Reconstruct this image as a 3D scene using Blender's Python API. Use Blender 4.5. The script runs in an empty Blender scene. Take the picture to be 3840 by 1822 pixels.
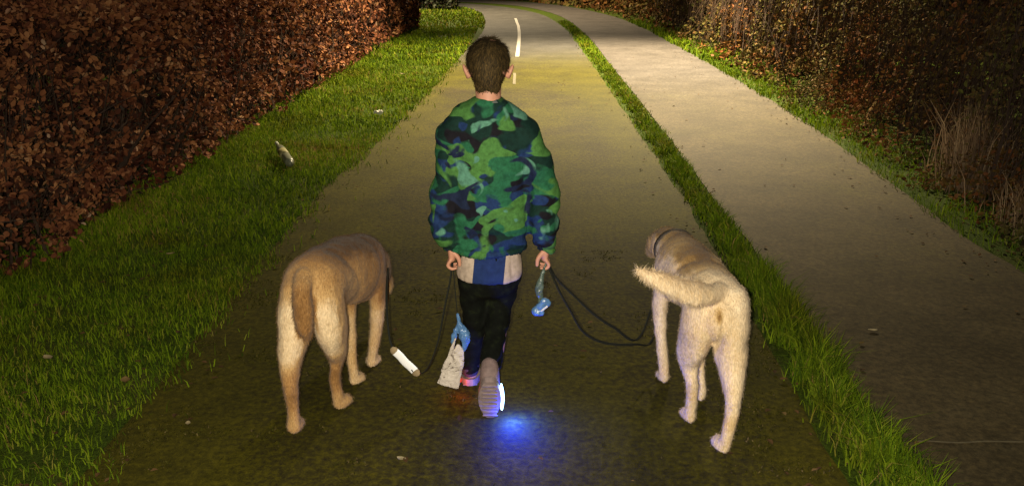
import bpy, bmesh, math, random
import numpy as np
from mathutils import Vector, Matrix, noise
random.seed(7); RNG = np.random.default_rng(7)
S = bpy.context.scene
COL = S.collection

# ------------------------------------------------------------------ camera
CAM_H = 1.53; PITCH = math.radians(18.6); FPX = 3100.0
cd = bpy.data.cameras.new('camera'); cam = bpy.data.objects.new('camera', cd); COL.objects.link(cam)
cd.sensor_width = 36; cd.lens = 36*FPX/3840; cd.clip_end = 500; cd.clip_start = .05
cam.location = (0, 0, CAM_H); cam.rotation_euler = (math.pi/2-PITCH, 0, 0)
cd.dof.use_dof = False
S.camera = cam
S.view_settings.view_transform = 'Standard'; S.view_settings.look = 'None'
S.view_settings.exposure = 0; S.view_settings.gamma = 1
S.render.resolution_x = 1024; S.render.resolution_y = 485

# ------------------------------------------------------------------ world (night sky)
W = bpy.data.worlds.new('World'); S.world = W; W.use_nodes = True
wn = W.node_tree.nodes; wl = W.node_tree.links
sky = wn.new('ShaderNodeTexSky'); sky.sky_type = 'NISHITA'; sky.sun_disc = False
sky.sun_elevation = math.radians(2); sky.sun_rotation = math.radians(20)
bg = wn['Background']; bg.inputs[1].default_value = .045
wl.new(sky.outputs[0], bg.inputs[0])

# ------------------------------------------------------------------ lamps
def point(name, loc, power, col, rad):
    l = bpy.data.lights.new(name, 'POINT'); l.energy = power; l.color = col; l.shadow_soft_size = rad
    o = bpy.data.objects.new(name, l); o.location = loc; COL.objects.link(o); return o
def spot(name, loc, target, power, col, rad, deg, blend):
    l = bpy.data.lights.new(name, 'SPOT'); l.energy = power; l.color = col; l.shadow_soft_size = rad
    l.spot_size = math.radians(deg); l.spot_blend = blend
    o = bpy.data.objects.new(name, l); o.location = loc; COL.objects.link(o)
    o.rotation_euler = (Vector(target)-Vector(loc)).to_track_quat('-Z', 'Y').to_euler(); return o
# street lamp over the footpath, its light only (the lamp stands above the frame), and the next one round the bend
spot('street_light', (2.8, 14.2, 6.4), (1.9, 12.9, 0), 18500, (1, .82, .52), .18, 106, .75)
spot('street_light', (-2.4, 27.5, 6.4), (-.6, 27.5, 0), 9500, (1, .80, .50), .18, 136, .7)
# the torch of the phone that took the picture
spot('phone_torch', (-.05, -.02, CAM_H+.02), (0, 3, .45), 430, (1, .91, .73), .008, 110, .8)

# ------------------------------------------------------------------ helpers
def at(px, py, d):
    u = (px-1920)/FPX; v = (py-911)/FPX
    dy = math.cos(PITCH)-v*math.sin(PITCH); dz = -math.sin(PITCH)-v*math.cos(PITCH)
    t = d/dy
    return Vector((u*t, d, CAM_H+dz*t))
def gp(px, py, z=0):
    u = (px-1920)/FPX; v = (py-911)/FPX
    dy = math.cos(PITCH)-v*math.sin(PITCH); dz = -math.sin(PITCH)-v*math.cos(PITCH)
    t = (z-CAM_H)/dz
    return Vector((u*t, dy*t, z))
def tag(o, label=None, cat=None, group=None, kind=None):
    if label: o['label'] = label
    if cat: o['category'] = cat
    if group: o['group'] = group
    if kind: o['kind'] = kind
    return o
def link(name, me, mat=None, parent=None, smooth=True):
    o = bpy.data.objects.new(name, me); COL.objects.link(o)
    if mat:
        for m in (mat if isinstance(mat, (list, tuple)) else [mat]): me.materials.append(m)
    if parent: o.parent = parent; o.matrix_parent_inverse = Matrix.Translation(-Vector(parent.location))
    if smooth: me.shade_smooth()
    else: me.shade_flat()
    return o
def empty(name, loc):
    o = bpy.data.objects.new(name, None); o.location = loc; COL.objects.link(o); o.empty_display_size = .1
    return o
def np_mesh(name, verts, faces_flat, loop_starts, loop_totals, attrs=None):
    me = bpy.data.meshes.new(name)
    me.vertices.add(len(verts)); me.vertices.foreach_set('co', np.asarray(verts, np.float32).ravel())
    me.loops.add(len(faces_flat)); me.loops.foreach_set('vertex_index', np.asarray(faces_flat, np.int32))
    me.polygons.add(len(loop_starts)); me.polygons.foreach_set('loop_start', np.asarray(loop_starts, np.int32))
    me.polygons.foreach_set('loop_total', np.asarray(loop_totals, np.int32))
    if attrs:
        for k, a in attrs.items():
            t = me.attributes.new(k, 'FLOAT', 'POINT'); t.data.foreach_set('value', np.asarray(a, np.float32))
    me.update(); me.validate(); return me

def catmull(P, n):
    P = np.asarray(P, float); out = []
    Q = np.vstack([2*P[0]-P[1], P, 2*P[-1]-P[-2]])
    for i in range(1, len(Q)-2):
        for k in range(n):
            t = k/n; p0, p1, p2, p3 = Q[i-1], Q[i], Q[i+1], Q[i+2]
            out.append(.5*(2*p1+(p2-p0)*t+(2*p0-5*p1+4*p2-p3)*t*t+(3*p1-p0-3*p2+p3)*t**3))
    out.append(P[-1]); return np.array(out)
def resample(P, N):
    P = catmull(P, 8); d = np.r_[0, np.cumsum(np.linalg.norm(np.diff(P, axis=0), axis=1))]
    s = np.linspace(0, d[-1], N); return np.stack([np.interp(s, d, P[:, k]) for k in range(P.shape[1])], 1)

class Geo:
    """collects closed lofted tubes; build() either links them as they are or fuses them into one skin"""
    def __init__(s): s.v = []; s.f = []
    def loft(s, pts, side=(1, 0, 0), n=16, sub=5, cap=True):
        # pts rows: x y z a b  (a: half width along side, b: half thickness across)
        P = catmull([list(p) if len(p) == 5 else [*p, p[3]] for p in pts], sub)
        P[:, 3:] = np.maximum(P[:, 3:], .0008)
        C = P[:, :3]; T = np.gradient(C, axis=0); T /= np.linalg.norm(T, axis=1)[:, None]+1e-9
        rings = []; sd = np.array(side, float)
        def ring(c, t, a, b):
            u = sd-t*np.dot(sd, t)
            if np.linalg.norm(u) < 1e-3: u = np.array((0, 1, 0.))-t*t[1]
            u /= np.linalg.norm(u); w = np.cross(t, u)
            th = np.arange(n)*2*math.pi/n
            return c+np.outer(np.cos(th)*a, u)+np.outer(np.sin(th)*b, w)
        if cap:
            for k in (85, 60, 30):
                q = math.radians(k); r = min(P[0, 3], P[0, 4])
                rings.append(ring(C[0]-T[0]*r*math.sin(q), T[0], P[0, 3]*math.cos(q), P[0, 4]*math.cos(q)))
        for i in range(len(P)): rings.append(ring(C[i], T[i], P[i, 3], P[i, 4]))
        if cap:
            for k in (30, 60, 85):
                q = math.radians(k); r = min(P[-1, 3], P[-1, 4])
                rings.append(ring(C[-1]+T[-1]*r*math.sin(q), T[-1], P[-1, 3]*math.cos(q), P[-1, 4]*math.cos(q)))
        b0 = len(s.v)
        for r in rings: s.v += [tuple(x) for x in r]
        for i in range(len(rings)-1):
            for k in range(n):
                a = b0+i*n+k; b = b0+i*n+(k+1) % n
                s.f.append((a, b, b+n, a+n))
        s.f.append(tuple(b0+k for k in range(n-1, -1, -1)))
        e = b0+(len(rings)-1)*n; s.f.append(tuple(e+k for k in range(n)))
        return s
    def ball(s, c, r, rot=None, n=16):
        r = r if hasattr(r, '__len__') else (r, r, r); b0 = len(s.v); m = n//2+1
        R = Matrix.Rotation(math.radians(rot[1]), 3, rot[0]) if rot else Matrix.Identity(3)
        s.v.append(tuple(Vector(c)+R @ Vector((0, 0, -r[2]))))
        for i in range(1, m):
            q = -math.pi/2+math.pi*i/m
            for k in range(n):
                a = k*2*math.pi/n
                s.v.append(tuple(Vector(c)+R @ Vector((r[0]*math.cos(q)*math.cos(a), r[1]*math.cos(q)*math.sin(a), r[2]*math.sin(q)))))
        s.v.append(tuple(Vector(c)+R @ Vector((0, 0, r[2])))); top = len(s.v)-1
        for k in range(n): s.f.append((b0, b0+1+(k+1) % n, b0+1+k))
        for i in range(m-2):
            for k in range(n):
                a = b0+1+i*n+k; b = b0+1+i*n+(k+1) % n; s.f.append((a, b, b+n, a+n))
        e = b0+1+(m-2)*n
        for k in range(n): s.f.append((e+k, e+(k+1) % n, top))
        return s
    def mesh(s, name='mesh'):
        me = bpy.data.meshes.new(name); me.from_pydata(s.v, [], s.f); me.update(); return me
    def fused(s, name, voxel, smooth=6, factor=.5):
        me = s.mesh('tmp'); o = bpy.data.objects.new('tmp', me); COL.objects.link(o)
        bm = bmesh.new(); bm.from_mesh(me); bmesh.ops.recalc_face_normals(bm, faces=bm.faces); bm.to_mesh(me); bm.free()
        m = o.modifiers.new('r', 'REMESH'); m.mode = 'VOXEL'; m.voxel_size = voxel
        if smooth: q = o.modifiers.new('s', 'SMOOTH'); q.iterations = smooth; q.factor = factor
        dg = bpy.context.evaluated_depsgraph_get()
        out = bpy.data.meshes.new_from_object(o.evaluated_get(dg)); out.name = name
        bpy.data.objects.remove(o); bpy.data.meshes.remove(me); return out

def coords(me):
    a = np.empty(len(me.vertices)*3, np.float32); me.vertices.foreach_get('co', a); return a.reshape(-1, 3)
def normals(me):
    a = np.empty(len(me.vertices)*3, np.float32); me.vertices.foreach_get('normal', a); return a.reshape(-1, 3)
def displace(me, fn):
    c = coords(me); nn = normals(me)
    d = np.array([fn(Vector(p), Vector(q)) for p, q in zip(c, nn)], np.float32)
    c += nn*d[:, None]; me.vertices.foreach_set('co', c.ravel()); me.update()

def merge_np(me, verts, quads_or_tris, attrs=None):
    """append triangles to a mesh (used for fur and hair that belongs to its skin)"""
    bm = bmesh.new(); bm.from_mesh(me)
    vs = [bm.verts.new(v) for v in verts]
    for f in quads_or_tris:
        bm.faces.new([vs[i] for i in f])
    bm.to_mesh(me); bm.free()

# ------------------------------------------------------------------ materials
def newmat(name, rough=.8, spec=.3):
    m = bpy.data.materials.new(name); m.use_nodes = True
    b = m.node_tree.nodes['Principled BSDF']; b.inputs['Roughness'].default_value = rough
    b.inputs['Specular IOR Level'].default_value = spec
    return m, m.node_tree.nodes, m.node_tree.links, b
def tnoise(N, L, scale, detail=4, rough=.6, vec=None, dist=0):
    t = N.new('ShaderNodeTexNoise'); t.inputs['Scale'].default_value = scale; t.inputs['Detail'].default_value = detail
    t.inputs['Roughness'].default_value = rough; t.inputs['Distortion'].default_value = dist
    if vec is None:
        tc = N.new('ShaderNodeTexCoord'); vec = tc.outputs['Object']
    L.new(vec, t.inputs['Vector']); return t.outputs['Fac']
def ramp(N, L, fac, stops, interp='LINEAR'):
    r = N.new('ShaderNodeValToRGB'); r.color_ramp.interpolation = interp
    e = r.color_ramp.elements
    while len(e) < len(stops): e.new(.5)
    for x, (p, c) in zip(e, stops): x.position = p; x.color = (*c, 1) if len(c) == 3 else c
    L.new(fac, r.inputs[0]); return r.outputs[0]
def mix(N, L, fac, a, b, mode='MIX'):
    m = N.new('ShaderNodeMix'); m.data_type = 'RGBA'; m.blend_type = mode
    for sock, v in ((m.inputs[0], fac), (m.inputs[6], a), (m.inputs[7], b)):
        if hasattr(v, 'links'): L.new(v, sock)
        elif isinstance(v, (int, float)): sock.default_value = v
        else: sock.default_value = (*v, 1)
    return m.outputs[2]
def math_(N, L, op, a, b=0.0, clamp=False):
    m = N.new('ShaderNodeMath'); m.operation = op; m.use_clamp = clamp
    for i, v in enumerate((a, b)):
        if hasattr(v, 'links'): L.new(v, m.inputs[i])
        else: m.inputs[i].default_value = v
    return m.outputs[0]
def bump(N, L, B, h, strength=.5, dist=.01):
    b = N.new('ShaderNodeBump'); b.inputs['Strength'].default_value = strength; b.inputs['Distance'].default_value = dist
    L.new(h, b.inputs['Height']); L.new(b.outputs[0], B.inputs['Normal'])
def plain(name, col, rough=.7, spec=.3, nscale=30, var=.35, bmp=.3, bd=.003):
    m, N, L, B = newmat(name, rough, spec)
    n = tnoise(N, L, nscale)
    c = ramp(N, L, n, [(.25, tuple(x*(1-var) for x in col)), (.75, tuple(min(1, x*(1+var)) for x in col))])
    L.new(c, B.inputs['Base Color'])
    if bmp: bump(N, L, B, n, bmp, bd)
    return m
def leafmat(name, stops, rough=.55, spec=.35, trans=.25, patch=None):
    m, N, L, B = newmat(name, rough, spec)
    a = N.new('ShaderNodeAttribute'); a.attribute_name = 'rnd'
    c = ramp(N, L, a.outputs['Fac'], stops)
    if patch:
        n = tnoise(N, L, patch[0], 2); n2 = ramp(N, L, n, [(patch[2], (0, 0, 0)), (patch[3], (1, 1, 1))])
        c = mix(N, L, n2, c, mix(N, L, 1.0, c, patch[1], 'MULTIPLY'))
    L.new(c, B.inputs['Base Color'])
    if trans:
        tr = N.new('ShaderNodeBsdfTranslucent'); L.new(c, tr.inputs[0]); ms = N.new('ShaderNodeMixShader'); ms.inputs[0].default_value = trans
        out = N['Material Output']; L.new(B.outputs[0], ms.inputs[1]); L.new(tr.outputs[0], ms.inputs[2]); L.new(ms.outputs[0], out.inputs[0])
    return m

M = {}
# path: old tarmac under a film of moss, with the grit and dirt of a damp autumn
def surface(name, far_tone, grey, moss, brown, y0, y1, moss_lo, moss_hi, edges, rough=.85, grit=260, bs=.6):
    m, N, L, B = newmat(name, rough, .15)
    big = tnoise(N, L, .55, 5, .65); med = tnoise(N, L, 9, 6, .7); fine = tnoise(N, L, grit, 3, .7); mid = tnoise(N, L, 42, 5, .75)
    tc = N.new('ShaderNodeTexCoord'); sp = N.new('ShaderNodeSeparateXYZ'); L.new(tc.outputs['Object'], sp.inputs[0])
    def band(v, a, b):
        r = N.new('ShaderNodeMapRange'); r.interpolation_type = 'SMOOTHSTEP'; r.inputs[1].default_value = a; r.inputs[2].default_value = b
        L.new(v, r.inputs[0]); return r.outputs[0]
    wob = math_(N, L, 'ADD', sp.outputs[1], math_(N, L, 'MULTIPLY', math_(N, L, 'SUBTRACT', med, .5), 3.0))
    far_mix = band(wob, y0, y1)                                   # colour turns greyer and paler farther along
    base = mix(N, L, ramp(N, L, med, [(.3, (0, 0, 0)), (.7, (1, 1, 1))]), grey, brown)
    mm = math_(N, L, 'ADD', math_(N, L, 'MULTIPLY', big, .7), math_(N, L, 'MULTIPLY', mid, .5))
    if edges:                                                   # moss creeps in from both edges
        e = math_(N, L, 'MAXIMUM', band(sp.outputs[0], edges[0]+.55, edges[0]), band(sp.outputs[0], edges[1]-.5, edges[1]))
        mm = math_(N, L, 'ADD', mm, math_(N, L, 'MULTIPLY', e, .16))
    base = mix(N, L, ramp(N, L, mm, [(moss_lo, (0, 0, 0)), (moss_hi, (1, 1, 1))]), base, moss)
    base = mix(N, L, far_mix, base, far_tone)
    sp1 = ramp(N, L, mid, [(.30, (.45, .45, .45)), (.5, (.95, .95, .95)), (.72, (1.7, 1.65, 1.55))])
    base = mix(N, L, 1.0, base, sp1, 'MULTIPLY')
    patch = ramp(N, L, tnoise(N, L, 1.7, 5, .7), [(.3, (.68, .68, .66)), (.7, (1.3, 1.3, 1.3))])
    base = mix(N, L, 1.0, base, patch, 'MULTIPLY')
    base = mix(N, L, 1.0, base, ramp(N, L, fine, [(.3, (.72, .72, .72)), (.7, (1.28, 1.28, 1.28))]), 'MULTIPLY')
    L.new(base, B.inputs['Base Color'])
    h = math_(N, L, 'ADD', math_(N, L, 'MULTIPLY', fine, .4), mid); bump(N, L, B, h, bs, .006)
    return m
M['path'] = surface('path_mossy_tarmac', (.060, .056, .050), (.030, .024, .011), (.052, .045, .002), (.028, .019, .006), 12, 17, .46, .64, (-1.25, 1.2), .85)
M['foot'] = surface('footpath_tarmac', (.070, .061, .055), (.070, .054, .026), (.058, .050, .012), (.060, .044, .019), 7.5, 13, .62, .84, None, .8, 320, .4)
M['paint'] = plain('worn_white_paint', (.30, .28, .25), .7, .3, 40, .4)
m, N, L, B = newmat('ground_turf', .95, .1)
n = tnoise(N, L, 3, 6, .7); n2 = tnoise(N, L, 60, 4, .7)
c = ramp(N, L, n, [(.3, (.026, .044, .004)), (.5, (.045, .070, .005)), (.72, (.065, .055, .015))])
L.new(mix(N, L, 1.0, c, ramp(N, L, n2, [(.3, (.45, .45, .45)), (.7, (1.4, 1.4, 1.4))]), 'MULTIPLY'), B.inputs['Base Color'])
bump(N, L, B, n2, .8, .02); M['ground'] = m
M['grass'] = leafmat('grass_blades', [(0, (.026, .054, .005)), (.4, (.090, .148, .005)), (.75, (.175, .245, .009)), (.9, (.21, .21, .025)), (1, (.22, .15, .05))], .8, .06, .25, (1.6, (.85, .62, .8), .5, .7))
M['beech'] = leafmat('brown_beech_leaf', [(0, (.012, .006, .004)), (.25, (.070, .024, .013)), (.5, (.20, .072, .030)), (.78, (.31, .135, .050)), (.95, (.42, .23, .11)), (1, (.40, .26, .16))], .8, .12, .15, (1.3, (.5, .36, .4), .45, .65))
M['twig'] = plain('dark_twig', (.05, .032, .022), .9, .1, 60)
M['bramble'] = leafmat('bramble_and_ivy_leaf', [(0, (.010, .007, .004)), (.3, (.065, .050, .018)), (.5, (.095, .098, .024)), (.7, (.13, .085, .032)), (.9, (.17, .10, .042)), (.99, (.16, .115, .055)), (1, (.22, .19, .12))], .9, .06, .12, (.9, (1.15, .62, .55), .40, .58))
M['dry'] = leafmat('dry_grass', [(0, (.10, .06, .035)), (.6, (.2, .13, .075)), (1, (.34, .25, .15))], .7, .2, .2)
M['far'] = leafmat('far_bush_leaf', [(0, (.008, .010, .005)), (.6, (.02, .026, .010)), (1, (.05, .05, .02))], .6, .2, .1)
M['litter'] = leafmat('fallen_leaf', [(0, (.05, .028, .012)), (.5, (.11, .06, .022)), (.85, (.17, .11, .04)), (1, (.34, .28, .16))], .8, .1, .1)
M['skin'] = plain('skin', (.52, .25, .16), .55, .35, 25, .12, .1)
M['hair'] = leafmat('brown_hair', [(0, (.006, .005, .003)), (.5, (.036, .024, .009)), (1, (.13, .080, .024))], .75, .12, 0)
M['strap'] = plain('black_webbing', (.012, .013, .009), .75, .2, 200, .5)

# ------------------------------------------------------------------ the setting
Ledge = [(-1.42, -3), (-1.36, 2.2), (-1.36, 4), (-1.36, 5.7), (-1.2, 7.6), (-1.02, 11.7), (-.84, 16.4), (-.7, 20.4), (-.8, 25), (-1.2, 29.5), (-2.3, 32.9), (-5, 35.0), (-16, 37)]
Sl = [(1.0, -3), (1.05, 2.2), (1.09, 3.3), (1.17, 5), (1.2, 7.1), (1.27, 11.7), (1.32, 17), (1.3, 22.2), (.85, 28.2), (-.5, 33.0), (-2.4, 35.9), (-5.5, 37.6), (-16, 39.3)]
Sr = [(1.28, -3), (1.30, 2.2), (1.34, 3.3), (1.38, 5.3), (1.46, 7.8), (1.58, 13.3), (1.70, 20.4), (1.40, 27.5), (.2, 33.3), (-2.0, 36.6), (-5, 38.0), (-16, 39.8)]
Fr = [(2.6, -3), (2.66, 4.1), (2.75, 5.4), (3.02, 8.9), (3.2, 14), (3.3, 22.2), (2.95, 28.0), (1.7, 34.2), (-.4, 38), (-3, 39.6), (-6, 40.6), (-16, 42)]
def xat(E, y):
    P = catmull(E, 6); k = P[:, 1].argmax() if E is not Ledge else len(P)-1
    return np.interp(y, P[:, 1], P[:, 0])
def strip_mesh(name, A, B_, z, nx=10, N=260, wob=.02, seed=0):
    a = resample(A, N); b = resample(B_, N); v = []; f = []
    for i in range(N):
        for j in range(nx+1):
            t = j/nx; p = a[i]*(1-t)+b[i]*t
            if j in (0, nx):
                w = noise.noise(Vector((p[1]*2.3, seed+j, 0)))+.6*noise.noise(Vector((p[1]*9, seed+j, 3)))
                p = p+np.array((w*wob, 0))
            v.append((p[0], p[1], z))
    for i in range(N-1):
        for j in range(nx):
            q = i*(nx+1)+j; f.append((q, q+1, q+nx+2, q+nx+1))
    me = bpy.data.meshes.new(name); me.from_pydata(v, [], f); me.update(); return me
gm = bpy.data.meshes.new('ground'); g = 24; gv = []; gf = []
for j in range(g+1):
    for i in range(g+1): gv.append((-120+10*i, -20+8*j, 0))
for j in range(g):
    for i in range(g): q = j*(g+1)+i; gf.append((q, q+1, q+g+2, q+g+1))
gm.from_pydata(gv, [], gf); tag(link('ground', gm, M['ground']), kind='structure')
tag(link('cycle_path', strip_mesh('cycle_path', Ledge, Sl, .004, 12, 300, .035, 1), M['path']), kind='structure')
tag(link('footpath', strip_mesh('footpath', Sr, Fr, .008, 8, 300, .02, 9), M['foot']), kind='structure')
# centre line dashes, worn paint
def dash(P, w, z):
    P = resample(P, 14); v = []; f = []
    for i, p in enumerate(P):
        j = .012*noise.noise(Vector((p[1]*4, 0, 0))); v += [(p[0]-w/2+j, p[1], z), (p[0]+w/2+j, p[1], z)]
    for i in range(13): f.append((2*i, 2*i+1, 2*i+3, 2*i+2))
    me = bpy.data.meshes.new('lane_marking'); me.from_pydata(v, [], f); return me
for P in ([(.09, 14.7), (.15, 18), (.17, 21.5), (.1, 25.5)], [(.03, 11.2), (.04, 12.4)]):
    tag(link('lane_marking', dash(P, .07 if len(P) > 2 else .04, .0085), M['paint'] if len(P) > 2 else plain('nearly_worn_paint', (.12, .105, .07), .8, .2, 50, .5)), kind='structure')
# joint across the footpath
def crack(pts, w, z, mat, name):
    P = resample(pts, 40); v = []; f = []
    for i, p in enumerate(P):
        j = .012*noise.noise(Vector((p[0]*9, 2, 0))); v += [(p[0], p[1]-w/2+j, z), (p[0], p[1]+w/2+j, z)]
    for i in range(39): f.append((2*i, 2*i+1, 2*i+3, 2*i+2))
    me = bpy.data.meshes.new(name); me.from_pydata(v, [], f); return link(name, me, mat)
tag(crack([(1.36, 2.42), (2.0, 2.42), (2.66, 2.40)], .008, .012, plain('joint_sealant', (.11, .09, .05), .8), 'footpath_joint'), kind='structure')

# ------------------------------------------------------------------ grass, leaves, twigs as numpy batches
def blades(x, y, h, w, lean=.5, z0=0.0, lean_dir=None, rnd=None):
    n = len(x); th = RNG.uniform(0, 2*np.pi, n); ld = RNG.uniform(0, 2*np.pi, n) if lean_dir is None else lean_dir
    ln = h*lean*RNG.uniform(.2, 1.3, n)
    cx, cy = np.cos(th)*w/2, np.sin(th)*w/2; lx, ly = np.cos(ld)*ln, np.sin(ld)*ln
    z0 = np.broadcast_to(z0, (n,))
    V = np.zeros((n, 5, 3), np.float32)
    V[:, 0] = np.stack([x-cx, y-cy, z0-.005], 1); V[:, 1] = np.stack([x+cx, y+cy, z0-.005], 1)
    V[:, 2] = np.stack([x+cx*.8+lx*.35, y+cy*.8+ly*.35, z0+h*.6], 1); V[:, 3] = np.stack([x-cx*.8+lx*.35, y-cy*.8+ly*.35, z0+h*.6], 1)
    V[:, 4] = np.stack([x+lx, y+ly, z0+h*np.maximum(.35, 1-.35*(ln/h)**2)], 1)
    b = (np.arange(n)*5)[:, None]; F = np.concatenate([b+np.array([[0, 1, 2, 3]]), b+np.array([[3, 2, 4]])], 1).ravel()
    tot = np.tile([4, 3], n); st = np.r_[0, np.cumsum(tot)[:-1]]
    r = RNG.uniform(0, 1, n) if rnd is None else rnd
    return V.reshape(-1, 3), F, st, tot, np.repeat(r, 5)
def leaves(P, size, nrm=None, droop=.3, rnd=None, aspect=.62, spread=1.0, flat=False):
    n = len(P); d = RNG.normal(size=(n, 3)); d[:, 2] = d[:, 2]*(.08 if flat else .7)-droop
    d /= np.linalg.norm(d, axis=1)[:, None]
    q = RNG.normal(size=(n, 3))*spread
    if nrm is not None: q += nrm
    s = np.cross(d, q); s /= np.linalg.norm(s, axis=1)[:, None]+1e-6; u = np.cross(s, d)
    L_ = size[:, None]; w = L_*aspect/2
    f = L_*RNG.uniform(.02, .16, (n, 1)); c = L_*RNG.uniform(-.2, .2, (n, 1))
    V = np.zeros((n, 6, 3), np.float32)
    V[:, 0] = P-d*L_/2; V[:, 3] = P+d*L_/2+u*c
    V[:, 1] = P-d*L_*.22+s*w*.8+u*f; V[:, 2] = P+d*L_*.18+s*w+u*f
    V[:, 5] = P-d*L_*.22-s*w*.8+u*f; V[:, 4] = P+d*L_*.18-s*w+u*f
    b = (np.arange(n)*6)[:, None]; F = np.concatenate([b+np.array([[0, 1, 2, 3]]), b+np.array([[3, 4, 5, 0]])], 1).ravel()
    tot = np.full(2*n, 4); st = np.arange(2*n)*4
    r = RNG.uniform(0, 1, n) if rnd is None else rnd
    return V.reshape(-1, 3), F, st, tot, np.repeat(r, 6)
def join(parts):
    V, F, T, R = [], [], [], []; o = 0
    for v, f, st, tot, r in parts: V.append(v); F.append(f+o); T.append(tot); R.append(r); o += len(v)
    T = np.concatenate(T); return np.concatenate(V), np.concatenate(F), np.r_[0, np.cumsum(T)[:-1]], T, np.concatenate(R)
def batch(name, parts, mat, parent=None, smooth=False):
    v, f, st, tot, r = join(parts); me = np_mesh(name, v, f, st, tot, {'rnd': r}); return link(name, me, mat, parent, smooth)
def nz(x, y, s=1., k=0): return np.array([noise.noise(Vector((a*s, b*s, k))) for a, b in zip(x, y)])
def twigs(P0, D, L_, r0, rnd=None, segs=4, bend=.25):
    """thin three sided tapering stems"""
    n = len(P0); V = np.zeros((n, (segs+1)*3, 3), np.float32); d = D/np.linalg.norm(D, axis=1)[:, None]; c = P0.copy()
    for k in range(segs+1):
        t = k/segs; a = np.cross(d, np.array([.3, .8, .5])); a /= np.linalg.norm(a, axis=1)[:, None]; b = np.cross(d, a)
        r = (r0*(1-.85*t))[:, None]
        for j in range(3): V[:, k*3+j] = c+r*(a*math.cos(j*2.094)+b*math.sin(j*2.094))
        d = d+RNG.normal(size=d.shape)*bend; d /= np.linalg.norm(d, axis=1)[:, None]; c = c+d*(L_/segs)[:, None]
    q = []
    for k in range(segs):
        for j in range(3): q.append([k*3+j, k*3+(j+1) % 3, k*3+3+(j+1) % 3, k*3+3+j])
    q = np.array(q).ravel(); F = ((np.arange(n)*(segs+1)*3)[:, None]+q[None]).ravel()
    tot = np.full(n*segs*3, 4); r = RNG.uniform(0, 1, n) if rnd is None else rnd
    return V.reshape(-1, 3), F, np.arange(len(tot))*4, tot, np.repeat(r, (segs+1)*3)

def verge():
    parts = []
    for (y0, y1, dens, h, w) in ((1.6, 4.5, 9000, .040, .0042), (4.5, 8, 4500, .045, .0065), (8, 14, 1900, .05, .011), (14, 21.5, 800, .06, .02)):
        n = int((y1-y0)*1.75*dens); y = RNG.uniform(y0, y1, n); x = RNG.uniform(-2.75, -.85, n)
        e = xat(Ledge, y); edge = e-x+.10*nz(x, y, 3)+.05*nz(x, y, 11)
        p = np.maximum(np.clip(edge/.12+.75, 0, 1), .04*np.clip(1.1+edge/.3, 0, 1)); thin = nz(x, y, 1.1, 5)+.5*nz(x, y, 4, 5)
        p *= np.clip(.85+thin*.9, .25, 1)
        k = RNG.uniform(0, 1, n) < p; x, y, thin = x[k], y[k], thin[k]; n = len(x)
        hh = h*RNG.uniform(.5, 1.5, n)*(1+.5*np.clip((-2.0-x)/.4, 0, 1)+.4*np.clip(nz(x, y, 2.2, 9), 0, 1))
        parts.append(blades(x, y, hh, w*RNG.uniform(.6, 1.3, n), .8, rnd=np.clip(RNG.beta(1.3, 1.5, n)+.3*nz(x, y, .9, 2), 0, 1)))
    n = 9000; y = RNG.uniform(21, 34, n); x = RNG.uniform(-7, -.6, n); k = x < xat(Ledge, y); x, y = x[k], y[k]
    parts.append(blades(x, y, .07*RNG.uniform(.5, 1.4, len(x)), np.full(len(x), .035), .6))
    return parts
tag(batch('grass', verge(), M['grass']), 'short green grass of the wide verge between the brown hedge and the path', 'grass', kind='stuff')
def medium():
    parts = []
    for (y0, y1, dens, h, w) in ((1.9, 4, 9500, .105, .0048), (4, 8, 5200, .075, .007), (8, 14, 2600, .06, .012), (14, 24, 1200, .05, .022)):
        n = int((y1-y0)*.42*dens); y = RNG.uniform(y0, y1, n); a, b = xat(Sl, y), xat(Sr, y)
        t = RNG.normal(.5, .21, n); x = a+(b-a)*t; cl = nz(x, y, 5, 1)+.5*nz(x, y, 14, 2)
        k = RNG.uniform(0, 1, n) < np.clip(.62+cl*1.1, .06, 1)*np.clip(1.5-abs(t-.5)*1.6, .1, 1); x, y, t, cl = x[k], y[k], t[k], cl[k]; n = len(x)
        hh = h*RNG.uniform(.45, 1.35, n)*(1+cl*.7)*np.clip(1.35-abs(t-.5)*1.5, .3, 1.2); hh = np.maximum(hh, .015)
        parts.append(blades(x, y, hh, w*RNG.uniform(.6, 1.25, n), .75, rnd=np.clip(RNG.beta(1.2, 1.7, n)+.03, 0, 1)))
    return parts
tag(batch('grass', medium(), M['grass']), 'narrow strip of longer tufted grass between the cycle path and the footpath', 'grass', kind='stuff')
def rightgrass():
    parts = []
    for (y0, y1, dens, h, w) in ((3, 8, 1700, .06, .006), (8, 14, 1300, .07, .012), (14, 24, 700, .10, .022)):
        n = int((y1-y0)*.7*dens); y = RNG.uniform(y0, y1, n); e = xat(Fr, y); t = RNG.uniform(-.04, .7, n); x = e+t+.05*nz(y, y*0, 3)
        k = RNG.uniform(0, 1, n) < np.clip(.5+nz(x, y, 1.7, 6), .1, 1); x, y = x[k], y[k]; n = len(x)
        parts.append(blades(x, y, h*RNG.uniform(.5, 1.8, n), w*RNG.uniform(.6, 1.2, n), .8, rnd=np.clip(RNG.beta(2, 3, n), 0, 1)))
    return parts
tag(batch('grass', rightgrass(), M['grass']), 'ragged dark grass edging the footpath below the brambles', 'grass', kind='stuff')

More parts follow.
